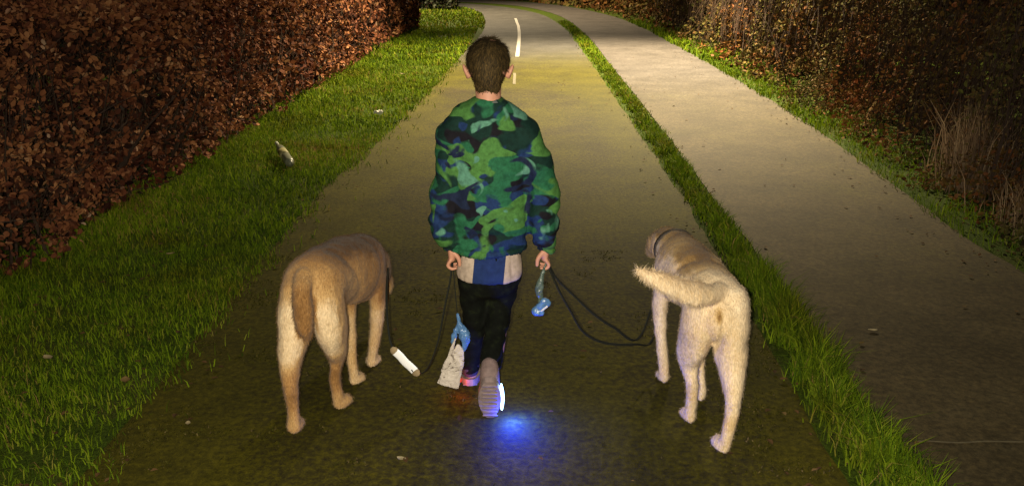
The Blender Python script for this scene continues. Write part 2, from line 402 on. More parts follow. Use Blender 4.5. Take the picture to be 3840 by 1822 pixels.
def moss():
    n = 60000; y = 1.9+2.5*RNG.uniform(0, 1, n)**1.3; a, b = xat(Ledge, y), xat(Sl, y); x = a+(b-a)*RNG.uniform(0, 1, n)
    e = np.minimum(x-a, b-x); v = nz(x, y, 3.1, 21)+.8*nz(x, y, 9, 4)+.5*nz(x, y, 31, 4)+.55*np.clip(1-e/.4, 0, 1)
    k = v > .42+RNG.uniform(0, .35, n); x, y = x[k], y[k]; n = len(x)
    return [blades(x, y, .007*RNG.uniform(.4, 2.0, n)*(1+.5*nz(x, y, 8, 1)), .004*RNG.uniform(.6, 1.5, n), 1.6, .003, rnd=RNG.uniform(0, 1, n))]
tag(batch('moss', moss(), leafmat('path_moss', [(0, (.020, .018, .004)), (.6, (.045, .045, .006)), (.9, (.075, .062, .016)), (1, (.14, .10, .045))], .95, .05, .1)), 'low moss and weeds growing in patches over the cycle path', 'moss', kind='stuff')
# beech hedge on the left
def hedge_left():
    root = empty('hedge', (-2.9, 12, 0))
    tag(root, 'clipped beech hedge with rusty brown winter leaves along the left verge', 'hedge', 'hedges on the left of the path')
    LP = []
    for (y0, y1, dens, s) in ((2.4, 5, 3000, .042), (5, 8.5, 1900, .050), (8.5, 14, 700, .07), (14, 21.2, 380, .095)):
        # front face with depth, then the top
        n = int((y1-y0)*1.4*dens); y = RNG.uniform(y0, y1, n); z = 1.38*RNG.uniform(0.02, 1, n)**.92
        bul = .12*nz(y, z, 1.3, 1)+.07*nz(y, z, 5, 2)+.04*nz(y, z, 14, 2)
        dep = RNG.exponential(.09, n); lift = np.clip(.22-z, 0, .3)
        k = RNG.uniform(0, 1, n) < np.clip(.62+1.9*nz(y, z, 4.2, 7)+.8*nz(y, z, 9, 3), .04, 1)*np.clip(z/.18+.25, 0, 1)
        x = -2.36+bul-dep-lift*.7-.08*(z/1.3)
        P = np.stack([x, y, z], 1)[k]; nr = np.tile([1.0, -.3, .3], (len(P), 1))
        LP.append(leaves(P, s*RNG.uniform(.55, 1.15, len(P)), nr, .4, np.clip(RNG.beta(2, 2.3, len(P))+.25*nz(P[:, 1], P[:, 2], 2.5, 3), 0, 1), .62, .8))
        n = int((y1-y0)*1.0*dens*.8); y = RNG.uniform(y0, y1, n); xx = RNG.uniform(-3.4, -2.38, n)
        z = 1.31+.07*nz(xx, y, 2.2, 4)+.05*nz(xx, y, 9, 4)-RNG.exponential(.05, n)+np.where(RNG.uniform(0, 1, n) < .06, .08, 0)
        P = np.stack([xx, y, z], 1)
        LP.append(leaves(P, s*RNG.uniform(.55, 1.15, n), np.tile([0, 0, 1.], (n, 1)), -.1, np.clip(RNG.beta(2.2, 2.2, n)+.05, 0, 1), .62, .8))
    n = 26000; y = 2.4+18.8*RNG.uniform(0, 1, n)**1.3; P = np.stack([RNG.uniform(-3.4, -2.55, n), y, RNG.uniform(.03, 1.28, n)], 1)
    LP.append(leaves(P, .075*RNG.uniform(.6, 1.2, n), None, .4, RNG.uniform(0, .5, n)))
    n = 3500; P = np.stack([RNG.uniform(-3.4, -2.3, n), 21.2+RNG.normal(0, .15, n), RNG.uniform(0, 1.36, n)], 1)
    LP.append(leaves(P, .1*RNG.uniform(.5, 1.1, n), np.tile([0, 1., .2], (n, 1)), .4))
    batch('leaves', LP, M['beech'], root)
    n = 4200; y = 2.4+18.8*RNG.uniform(0, 1, n)**1.7; P0 = np.stack([RNG.uniform(-3.2, -2.5, n), y, RNG.uniform(0, .9, n)], 1)
    D = np.stack([RNG.normal(.25, .5, n), RNG.normal(0, .5, n), RNG.uniform(.5, 1.5, n)], 1)
    T = [twigs(P0, D, RNG.uniform(.25, .6, n), np.full(n, .004))]
    n = 170; y = np.linspace(2.4, 21, n)+RNG.normal(0, .06, n); P0 = np.stack([RNG.normal(-2.66, .08, n), y, np.zeros(n)], 1)
    T.append(twigs(P0, np.stack([RNG.normal(.1, .15, n), RNG.normal(0, .2, n), np.ones(n)], 1), RNG.uniform(.9, 1.25, n), RNG.uniform(.009, .018, n), segs=5, bend=.12))
    batch('branches', T, M['twig'], root)
hedge_left()
def hedge_far():
    root = empty('hedge', (-6, 31, 0))
    tag(root, 'dark green hedge far off at the bend, beyond the end of the brown hedge', 'hedge', 'hedges on the left of the path')
    n = 9000; x = RNG.uniform(-12, -1.95, n); y = 30.6+RNG.uniform(-.6, .9, n); z = 1.7*RNG.uniform(0, 1, n)
    x += .12*nz(y, z, 2); P = np.stack([x, y-.2*nz(x, z, 1.5), z], 1)
    batch('leaves', [leaves(P, .14*RNG.uniform(.5, 1.2, n), np.tile([0, -1., .3], (n, 1)), .3)], M['far'], root)
    n = 160; P0 = np.stack([RNG.uniform(-12, -2.1, n), RNG.uniform(30.4, 31.2, n), np.zeros(n)], 1)
    batch('branches', [twigs(P0, np.stack([RNG.normal(0, .3, n), RNG.normal(0, .3, n), np.ones(n)], 1), RNG.uniform(1, 1.6, n), np.full(n, .02))], M['twig'], root)
hedge_far()
# rough hedgerow on the right: a bank of bramble, ivy and bare stems that climbs away from the footpath
def hedgerow():
    root = empty('hedgerow', (4, 12, 0))
    tag(root, 'tall overgrown hedgerow of dark brambles, ivy and bare stems along the right footpath', 'hedgerow')
    FP = resample(Fr, 400); seg = np.gradient(FP, axis=0); seg /= np.linalg.norm(seg, axis=1)[:, None]
    nrm = np.stack([seg[:, 1], -seg[:, 0]], 1)
    def bank(n, y0, y1, hmax, s, dens_pow=1.0, dep=.12):
        idx = np.where((FP[:, 1] >= y0) & (FP[:, 1] < y1))[0]; i = RNG.choice(idx, n); q = FP[i]+RNG.normal(0, .06, (n, 2))
        z = hmax*RNG.uniform(0, 1, n)**dens_pow
        off = .16+.34*np.clip(z/.35, 0, 1)+.28*np.clip(z-.35, 0, 3)
        off += .26*nz(q[:, 1], z, 1.1, 3)*np.clip(z*4, .3, 1)+.13*nz(q[:, 1], z, 3.7, 8)+.07*nz(q[:, 1], z, 10, 8)
        off += RNG.exponential(dep, n)
        k = RNG.uniform(0, 1, n) < np.clip(.7+1.8*nz(q[:, 1], z, 2.8, 12), .06, 1)
        p = q+nrm[i]*off[:, None]; P = np.stack([p[:, 0], p[:, 1], z], 1)[k]
        N3 = np.stack([-nrm[i][:, 0], -nrm[i][:, 1]-.2, np.full(n, .35)], 1)[k]
        r = np.clip(RNG.beta(2, 2.3, len(P))+.3*nz(P[:, 1], P[:, 2], 1.2, 4)+.10*np.clip(P[:, 2]-.5, 0, 1), 0, 1)
        r[RNG.uniform(0, 1, len(r)) < .003] = 1
        return leaves(P, s*RNG.uniform(.45, 1.2, len(P)), N3, .25, r, .6, .9)
    LP = [bank(15000, 2.6, 6, 2.1, .042), bank(24000, 6, 11, 2.3, .05), bank(15000, 11, 18, 2.6, .075), bank(9000, 18, 30, 2.6, .12), bank(9000, 30, 43, 2.2, .2)]
    LP.append(bank(7000, 3, 11, .35, .035, 1.0, .08))
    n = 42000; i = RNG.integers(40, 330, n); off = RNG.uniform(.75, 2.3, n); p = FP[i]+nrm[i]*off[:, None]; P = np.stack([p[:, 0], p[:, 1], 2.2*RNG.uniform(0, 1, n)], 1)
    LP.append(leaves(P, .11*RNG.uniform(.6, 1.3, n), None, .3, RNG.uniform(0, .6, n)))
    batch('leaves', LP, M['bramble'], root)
    T = []
    for n, y0, y1, L_, r0 in ((1500, 3.2, 9, .8, .0035), (1500, 9, 22, 1.0, .006), (90, 3.2, 24, 1.8, .014)):
        idx = np.where((FP[:, 1] >= y0) & (FP[:, 1] < y1))[0]; i = RNG.choice(idx, n); off = RNG.uniform(.35, 1.1, n)
        p = FP[i]+nrm[i]*off[:, None]; P0 = np.stack([p[:, 0], p[:, 1], RNG.uniform(0, 1.1, n) if r0 < .01 else np.zeros(n)], 1)
        D = np.stack([np.abs(RNG.normal(.1, .3, n)), RNG.normal(0, .4, n), RNG.uniform(.9, 1.8, n)], 1)
        T.append(twigs(P0, D, L_*RNG.uniform(.5, 1.2, n), np.full(n, r0), segs=5, bend=.13))
    batch('stems', T, M['twig'], root)
hedgerow()
def dry_clump(c, n, h, w, label, loc):
    x = RNG.normal(c[0], w, n); y = RNG.normal(c[1], w*1.4, n); r = RNG.uniform(0, 1, n)
    o = batch('dry_grass', [blades(x, y, h*RNG.uniform(.45, 1.15, n), .006*RNG.uniform(.6, 1.4, n), .35, .0, lean_dir=RNG.normal(math.pi+.6, 1.0, n), rnd=r)], M['dry'])
    tag(o, label, 'dry grass', 'clumps of dead grass by the footpath')
dry_clump((3.28, 5.75), 520, .62, .10, 'tall sheaf of pale dead grass leaning out of the right hedgerow', 0)
dry_clump((3.12, 4.75), 260, .34, .10, 'smaller low clump of dead grass nearer the camera at the hedgerow foot', 0)

# fallen leaves and crumbs of litter
n = 3200
y = 1.9+14*RNG.uniform(0, 1, n)**1.8; x = RNG.uniform(-2.5, 3.2, n)
w_ = np.where(x < xat(Ledge, y)+.25, .55, np.where((x > xat(Sl, y)-.2) & (x < xat(Sr, y)+.08), .8, np.where(x > xat(Fr, y)-.35, .9, .07)))
k = RNG.uniform(0, 1, n) < w_; x, y = x[k], y[k]; n = len(x)
P = np.stack([x, y, np.where(x < xat(Ledge, y), .03, .016)], 1)
tag(batch('leaf_litter', [leaves(P, .026*RNG.uniform(.4, 1.3, n), np.tile([0, 0, 6.], (n, 1)), 0, RNG.beta(1.5, 3.8, n), .6, .6, True)], M['litter']), 'small fallen leaves and bits scattered over the paths and verge', 'leaf litter', kind='stuff')

def fallen_leaf(p, s, ang, label, v, col=None):
    g_ = 9; V = []; F = []
    for i in range(g_):
        t = i/(g_-1); w = s*.33*math.sin(math.pi*min(1, t*1.02))**.7*(1+.12*math.sin(t*25))
        zc = .25*s*(t-.5)**2+.004
        for sd in (-1, 0, 1): V.append((sd*w, (t-.5)*s, zc+abs(sd)*s*.10))
    for i in range(g_-1):
        for j in range(2): q = i*3+j; F.append((q, q+1, q+4, q+3))
    me = bpy.data.meshes.new('fallen_leaf'); me.from_pydata(V, [], F)
    a = me.attributes.new('rnd', 'FLOAT', 'POINT'); a.data.foreach_set('value', [v]*len(V))
    o = link('fallen_leaf', me, M['litter']); o.location = p; o.rotation_euler = (0, .1, ang)
    tag(o, label, 'leaf', 'single fallen leaves')
for (px, py, z, s, a, lab, v) in ((1505, 1724, .01, .034, 1.2, 'tiny pale leaf on the dark path in the bottom foreground', 1), (3272, 1242, .012, .042, 1.5, 'small whitish leaf alone on the right footpath', 1),
        (470, 1430, .04, .05, .4, 'orange brown leaf in the left verge near the frame bottom', .8), (640, 955, .05, .045, 2., 'pale brown leaf in the grass above and left of the left dog', .92),
        (180, 1345, .04, .05, 1.0, 'greyish leaf in the grass by the left frame edge', .95), (705, 1590, .012, .026, .3, 'tiny light leaf on the path left of the left dog', .95),
        (1510, 280, .06, .09, 1.1, 'farther of two whitish scraps on the bright green verge', 1), (3230, 1290, .012, .03, 2.2, 'brown leaf on the footpath just below the whitish one', .6)):
    p = gp(px, py, z); fallen_leaf(p, s, a, lab, v)
# crumpled scrap of paper
g_ = Geo().ball(gp(1420, 422, .06), (.05, .03, .022)); me = g_.fused('paper_scrap', .006, 1)
displace(me, lambda p, q: .012*noise.noise(p*60))
tag(link('paper_scrap', me, plain('scrap_paper', (.75, .72, .62), .8), None, False), 'crumpled whitish paper scrap on the verge left of the boy', 'litter')

# plastic bottle lying in the grass
def bottle():
    a = gp(1088, 612, .06); b = gp(1036, 536, .10); d = (b-a).normalized(); t = empty('bottle', a)
    tag(t, 'pale clear plastic bottle lying in the grass beside the brown hedge', 'bottle')
    prof = [(0, .022), (.01, .033), (.06, .034), (.11, .031), (.16, .034), (.20, .030), (.235, .014), (.26, .0125)]
    k = (b-a).length/.29
    m_, N, L, B = newmat('dusty_clear_plastic', .35, .5); B.inputs['Base Color'].default_value = (.26, .27, .18, 1); B.inputs['Transmission Weight'].default_value = .35
    nn = tnoise(N, L, 40); bump(N, L, B, nn, .5, .004)
    pts = [(*(a+d*(h*k)), r*1.1, r*1.1) for h, r in prof]
    link('bottle_body', Geo().loft(pts, n=20, sub=3).mesh(), m_, t)
    link('cap', Geo().loft([(*(a+d*(.262*k)), .016, .016), (*(a+d*(.285*k)), .016, .016)], n=16, sub=2).mesh(), plain('bottle_cap', (.36, .38, .30), .5), t)
    p = a+d*.09*k; link('bottle_label', Geo().loft([(*(a+d*(.085*k)), .0385, .0385), (*(a+d*(.15*k)), .0385, .0385)], n=20, sub=2, cap=False).mesh(), plain('faded_label', (.30, .27, .12), .6), t)
bottle()

# ------------------------------------------------------------------ animals
def fur(me, n, length, back, seed=1, w=.0010, lenfn=lambda p: p[:, 0]*0):
    """short hairs rooted in the skin; they become part of the body mesh and keep its colours"""
    rng = np.random.default_rng(seed); c = coords(me).copy(); nn = normals(me).copy()
    k = rng.integers(0, len(c), n); p = c[k]+rng.normal(0, .0025, (n, 3)); q = nn[k]
    d = np.array(back)[None]-q*(q@np.array(back))[:, None]; d = d/(np.linalg.norm(d, axis=1)[:, None]+.05)
    d = d*1.0+q*rng.uniform(.15, .55, (n, 1))+rng.normal(0, .22, (n, 3)); d /= np.linalg.norm(d, axis=1)[:, None]
    s = np.cross(d, q); s /= np.linalg.norm(s, axis=1)[:, None]+1e-6
    L_ = length*rng.uniform(.5, 1.25, (n, 1))*(1+lenfn(p)[:, None]); p = p-q*.001
    V = np.concatenate([c, np.stack([p-s*w, p+s*w, p+d*L_], 1).reshape(-1, 3)]); nv = len(c)
    lt = np.empty(len(me.polygons), np.int32); me.polygons.foreach_get('loop_total', lt)
    li = np.empty(len(me.loops), np.int32); me.loops.foreach_get('vertex_index', li)
    F = np.r_[li, nv+np.arange(3*n)]; T = np.r_[lt, np.full(n, 3)]
    src = np.r_[np.arange(nv), np.repeat(k, 3)]
    return V, F, np.r_[0, np.cumsum(T)[:-1]], T, src, nv

def coat(me, fn, name, mat, parent, nfur, length, back, seed, lenfn=lambda p: p[:, 0]*0):
    c = coords(me); nn = normals(me)
    tone = np.array([fn(Vector(p), Vector(q)) for p, q in zip(c, nn)], np.float32)
    V, F, st, T, src, nv = fur(me, nfur, length, back, seed=seed, lenfn=lenfn)
    t = tone[src]+np.r_[np.zeros(nv), np.repeat(np.random.default_rng(seed).normal(0, .09, (len(V)-nv)//3), 3)].astype(np.float32)
    o = link(name, np_mesh(name, V, F, st, T, {'rnd': np.clip(t, 0, 1)}), mat, parent)
    return o
def coatmat(name, stops):
    m, N, L, B = newmat(name, .75, .15)
    a = N.new('ShaderNodeAttribute'); a.attribute_name = 'rnd'
    n = tnoise(N, L, 22, 4, .6); tc = N.new('ShaderNodeTexCoord'); mp = N.new('ShaderNodeMapping'); mp.inputs['Scale'].default_value = (1, .35, .22); L.new(tc.outputs['Object'], mp.inputs[0]); n2 = tnoise(N, L, 330, 3, .6, mp.outputs[0])
    f = math_(N, L, 'ADD', a.outputs['Fac'], math_(N, L, 'MULTIPLY', math_(N, L, 'SUBTRACT', n, .5), .28), True)
    c = ramp(N, L, f, stops); c = mix(N, L, 1., c, ramp(N, L, n2, [(.3, (.66, .62, .58)), (.7, (1.15, 1.15, 1.15))]), 'MULTIPLY')
    L.new(c, B.inputs['Base Color']); n3 = tnoise(N, L, 110, 4, .7, mp.outputs[0]); bump(N, L, B, math_(N, L, 'ADD', math_(N, L, 'ADD', n, n2), n3), .6, .005)
    try: B.inputs['Sheen Weight'].default_value = .12
    except Exception: pass
    return m
# tone 0 dark saddle .. 1 pale cream, a pinkish short
YEL = [(0, (.15, .075, .025)), (.25, (.29, .165, .055)), (.5, (.48, .31, .12)), (.75, (.66, .47, .24)), (1, (.86, .71, .49))]
FOX = [(0, (.10, .044, .012)), (.25, (.21, .100, .028)), (.5, (.38, .205, .070)), (.75, (.56, .36, .15)), (1, (.78, .61, .38))]
NX = (1, 0, 0)
def paw(g, x, y, z, s=1., yaw=0.):
    R = Matrix.Rotation(yaw, 3, 'Z')
    g.ball(Vector((x, y, z))+R @ Vector((0, .016*s, .018*s)), (.027*s, .036*s, .021*s))
    for k, dx in enumerate((-.019, -.0065, .0065, .019)):
        g.ball(Vector((x, y, z))+R @ Vector((dx*s, (.040 if k in (1, 2) else .031)*s, .014*s)), (.0085*s, .018*s, .0135*s), n=12)
    g.ball(Vector((x, y, z))+R @ Vector((0, -.006*s, .013*s)), (.019*s, .016*s, .013*s), n=12)
def pads(parent, x, y, z, s=1.): pass

def ss(a, b, x):
    t = min(1, max(0, (x-a)/(b-a))); return t*t*(3-2*t)
def dog_right():
    root = empty('dog', (.66, 2.75, 0))
    tag(root, 'pale yellow collared dog on the right, seen from behind with its tail swung left', 'dog', 'dogs walking beside the boy')
    g = Geo()
    # trunk from rump to shoulders
    g.loft([(.684, 2.495, .425, .072, .085), (.681, 2.55, .447, .106, .108), (.672, 2.66, .460, .098, .098), (.662, 2.80, .452, .104, .112), (.650, 2.92, .435, .108, .128), (.644, 3.00, .435, .092, .122), (.640, 3.07, .44, .062, .09)], side=NX, n=24)
    g.ball((.648, 2.97, .50), (.062, .09, .060)); g.ball((.672, 2.60, .518), (.062, .11, .040))
    # neck, skull, muzzle turned to the left
    g.loft([(.645, 2.97, .465, .085, .085), (.641, 3.06, .472, .076, .076), (.636, 3.13, .468, .068, .066)], side=NX, n=20)
    g.ball((.630, 3.165, .466), (.071, .072, .064)); g.ball((.600, 3.19, .448), (.052, .055, .050))
    g.loft([(.612, 3.215, .440, .045, .042), (.598, 3.265, .405, .037, .034), (.590, 3.29, .385, .028, .026)], side=NX, n=16)
    # ears: flat hanging flaps
    g.loft([(.585, 3.150, .507, .012, .024), (.572, 3.14, .482, .012, .036), (.567, 3.14, .444, .010, .027), (.570, 3.145, .420, .007, .012)], side=NX, n=14)
    g.loft([(.684, 3.155, .508, .012, .024), (.704, 3.15, .482, .012, .034), (.710, 3.155, .447, .010, .024), (.708, 3.16, .428, .007, .010)], side=NX, n=14)
    # right hind leg, planted back
    g.loft([(.726, 2.545, .480, .056, .092), (.725, 2.522, .410, .060, .098), (.727, 2.510, .345, .056, .088), (.732, 2.482, .285, .049, .070), (.731, 2.445, .230, .037, .050), (.725, 2.405, .188, .0265, .035), (.719, 2.380, .155, .0225, .028), (.710, 2.372, .10, .0215, .023), (.704, 2.372, .05, .022, .022), (.700, 2.382, .02, .023, .023)], side=NX, n=18)
    paw(g, .699, 2.382, 0, 1.12, .05); g.ball((.718, 2.368, .168), (.0165, .020, .022))
    # left hind leg, a step further on
    g.loft([(.638, 2.56, .480, .056, .090), (.630, 2.545, .410, .060, .094), (.622, 2.560, .345, .054, .082), (.616, 2.582, .275, .046, .066), (.616, 2.590, .218, .034, .046), (.621, 2.575, .173, .0225, .029), (.624, 2.562, .145, .0215, .026), (.627, 2.562, .09, .0205, .021), (.627, 2.570, .02, .022, .022)], side=NX, n=18)
    paw(g, .627, 2.572, 0, 1.08, .05); g.ball((.622, 2.550, .158), (.0155, .019, .021))
    # front legs
    g.loft([(.590, 2.96, .43, .042, .075), (.576, 2.95, .34, .034, .050), (.573, 2.945, .25, .0265, .032), (.578, 2.92, .15, .0215, .024), (.585, 2.875, .07, .020, .021), (.587, 2.86, .03, .021, .022)], side=NX, n=16)
    paw(g, .587, 2.862, 0, .98)
    g.loft([(.69, 2.97, .43, .042, .075), (.692, 2.94, .34, .034, .050), (.692, 2.88, .24, .027, .032), (.698, 2.78, .13, .0205, .023), (.699, 2.735, .06, .019, .021), (.699, 2.73, .03, .021, .022)], side=NX, n=16)
    paw(g, .699, 2.732, 0, 1.02, .1)
    # tail sweeping out to the left and up
    g.loft([(.674, 2.50, .520, .034, .034), (.625, 2.450, .528, .032, .034), (.568, 2.415, .553, .031, .035), (.505, 2.390, .583, .028, .032), (.445, 2.378, .613, .021, .025), (.405, 2.375, .634, .013, .016), (.380, 2.375, .648, .005, .006)], side=(0, 1, 0), n=16)
    me = g.fused('body', .0055, 11)
    displace(me, lambda p, q: .0055*noise.noise(p*11)+.0022*noise.noise(p*30)+.0010*noise.noise(p*75)-.010*math.exp(-((p.x-.678)/.009)**2)*(p.y < 2.50)*ss(.30, .36, p.z)*ss(.50, .45, p.z)-.006*math.exp(-((p.y-2.80+.5*(p.z-.4))/.018)**2)*(abs(q.x) > .3)*ss(.30, .36, p.z))
    def tone(p, q):
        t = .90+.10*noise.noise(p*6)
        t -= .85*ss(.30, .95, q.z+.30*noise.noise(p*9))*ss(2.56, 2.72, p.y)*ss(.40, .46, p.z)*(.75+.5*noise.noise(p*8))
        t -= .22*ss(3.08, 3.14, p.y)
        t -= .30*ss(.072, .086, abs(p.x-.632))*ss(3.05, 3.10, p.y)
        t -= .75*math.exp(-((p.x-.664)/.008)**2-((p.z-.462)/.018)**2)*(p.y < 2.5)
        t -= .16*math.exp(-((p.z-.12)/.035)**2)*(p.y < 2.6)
        return t
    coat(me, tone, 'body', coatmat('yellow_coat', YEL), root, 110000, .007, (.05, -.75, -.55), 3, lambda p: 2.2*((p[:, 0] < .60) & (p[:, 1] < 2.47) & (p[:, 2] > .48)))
    # collar: a band round the neck
    ax = Vector((-.10, .97, .10)).normalized(); c = Vector((.6405, 3.075, .471))
    u = ax.orthogonal().normalized(); w = ax.cross(u); V = []; F = []; n = 40
    for i in range(n):
        a = 2*math.pi*i/n; e = u*math.cos(a)+w*math.sin(a); r = .0795
        for (dr, dz) in ((0, -.010), (.004, -.010), (.004, .010), (0, .010)): V.append(c+e*(r+dr)+ax*dz)
    for i in range(n):
        for k in range(4): F.append((i*4+k, i*4+(k+1) % 4, ((i+1) % n)*4+(k+1) % 4, ((i+1) % n)*4+k))
    cm = bpy.data.meshes.new('collar'); cm.from_pydata([tuple(v) for v in V], [], F)
    link('collar', cm, plain('collar_webbing', (.06, .05, .04), .6, .3, 120), root)
dog_right()

def dog_left():
    root = empty('dog', (-.66, 2.8, 0))
    tag(root, 'tan dog seen from behind on the left, head down out of sight and tail hanging', 'dog', 'dogs walking beside the boy')
    g = Geo()
    g.loft([(-.696, 2.615, .435, .074, .085), (-.691, 2.67, .468, .106, .118), (-.672, 2.78, .472, .104, .104), (-.645, 2.90, .445, .110, .124), (-.612, 3.00, .415, .112, .130), (-.588, 3.08, .402, .098, .125), (-.572, 3.14, .395, .066, .09)], side=NX, n=24)
    g.ball((-.598, 3.03, .488), (.072, .10, .050)); g.ball((-.685, 2.72, .550), (.058, .12, .036)); g.ball((-.545, 3.02, .41), (.042, .08, .10))
    # neck dropping forward, head low beyond the shoulders
    g.loft([(-.585, 3.07, .42, .085, .088), (-.572, 3.17, .375, .074, .074), (-.570, 3.24, .30, .062, .062)], side=NX, n=20)
    g.ball((-.572, 3.27, .245), (.068, .072, .066)); g.loft([(-.572, 3.31, .21, .043, .042), (-.570, 3.35, .155, .034, .032), (-.570, 3.375, .12, .026, .026)], side=NX, n=16)
    g.loft([(-.540, 3.25, .300, .012, .022), (-.528, 3.25, .275, .012, .034), (-.525, 3.255, .240, .009, .022), (-.528, 3.26, .220, .007, .010)], side=NX, n=14)
    g.loft([(-.630, 3.25, .300, .012, .022), (-.645, 3.25, .275, .012, .034), (-.648, 3.255, .240, .009, .022), (-.645, 3.26, .220, .007, .010)], side=NX, n=14)
    # left hind leg planted back
    g.loft([(-.740, 2.665, .470, .056, .094), (-.744, 2.635, .40, .061, .098), (-.751, 2.618, .335, .057, .086), (-.760, 2.580, .270, .046, .066), (-.763, 2.555, .218, .036, .048), (-.757, 2.525, .175, .0255, .031), (-.753, 2.508, .145, .0235, .027), (-.751, 2.502, .09, .0225, .023), (-.752, 2.50, .02, .024, .024)], side=NX, n=18)
    paw(g, -.752, 2.503, 0, 1.08, .0); g.ball((-.753, 2.496, .160), (.017, .019, .022))
    # right hind leg
    g.loft([(-.646, 2.665, .470, .056, .092), (-.638, 2.645, .40, .061, .096), (-.630, 2.648, .330, .056, .084), (-.626, 2.665, .265, .046, .068), (-.627, 2.680, .208, .035, .048), (-.634, 2.675, .160, .0235, .029), (-.637, 2.660, .130, .0225, .025), (-.634, 2.658, .08, .0215, .022), (-.628, 2.664, .02, .022, .022)], side=NX, n=18)
    paw(g, -.622, 2.668, 0, 1.08, -.25); g.ball((-.637, 2.650, .150), (.016, .018, .021))
    # front legs: right one straight, left one a step behind it
    g.loft([(-.540, 3.05, .42, .045, .078), (-.530, 3.04, .34, .037, .054), (-.533, 3.03, .25, .032, .036), (-.543, 3.02, .16, .026, .028), (-.556, 3.005, .08, .0225, .023), (-.563, 2.998, .03, .022, .023)], side=NX, n=16)
    paw(g, -.564, 2.996, 0, 1.08, -.1)
    g.loft([(-.635, 3.03, .41, .045, .078), (-.638, 2.99, .33, .036, .050), (-.634, 2.94, .22, .027, .030), (-.618, 2.88, .11, .0205, .022), (-.608, 2.845, .05, .019, .020), (-.606, 2.845, .03, .020, .021)], side=NX, n=16)
    paw(g, -.604, 2.845, 0, 1.0, -.3)
    # tail hanging straight between the hind legs
    g.loft([(-.696, 2.60, .535, .034, .034), (-.697, 2.555, .512, .033, .032), (-.694, 2.527, .472, .034, .031), (-.690, 2.518, .425, .032, .029), (-.687, 2.517, .382, .026, .025), (-.686, 2.520, .352, .015, .014), (-.689, 2.52, .335, .006, .006)], side=NX, n=16)
    me = g.fused('body', .0055, 11)
    displace(me, lambda p, q: .0055*noise.noise(p*11)+.0022*noise.noise(p*30)+.0010*noise.noise(p*75)-.006*math.exp(-((p.y-2.84+.5*(p.z-.4))/.020)**2)*(abs(q.x) > .3)*ss(.30, .36, p.z)-.005*math.exp(-((p.y-2.98-.3*(p.z-.4))/.018)**2)*(q.x > .3)*ss(.26, .32, p.z))
    def tone(p, q):
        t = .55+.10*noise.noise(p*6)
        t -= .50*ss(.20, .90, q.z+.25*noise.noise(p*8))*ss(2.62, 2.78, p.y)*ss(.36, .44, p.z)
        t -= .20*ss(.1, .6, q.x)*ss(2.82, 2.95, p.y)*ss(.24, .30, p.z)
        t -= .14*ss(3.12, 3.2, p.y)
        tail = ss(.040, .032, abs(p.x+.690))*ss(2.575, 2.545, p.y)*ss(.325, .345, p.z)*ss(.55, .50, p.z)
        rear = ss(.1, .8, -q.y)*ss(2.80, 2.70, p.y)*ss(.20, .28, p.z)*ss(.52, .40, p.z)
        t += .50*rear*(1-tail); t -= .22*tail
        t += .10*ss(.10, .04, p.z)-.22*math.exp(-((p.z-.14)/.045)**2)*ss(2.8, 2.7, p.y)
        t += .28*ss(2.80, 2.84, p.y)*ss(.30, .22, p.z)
        return t
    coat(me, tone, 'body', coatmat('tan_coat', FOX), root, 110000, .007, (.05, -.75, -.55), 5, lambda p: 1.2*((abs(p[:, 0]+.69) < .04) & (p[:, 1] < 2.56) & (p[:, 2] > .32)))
dog_left()

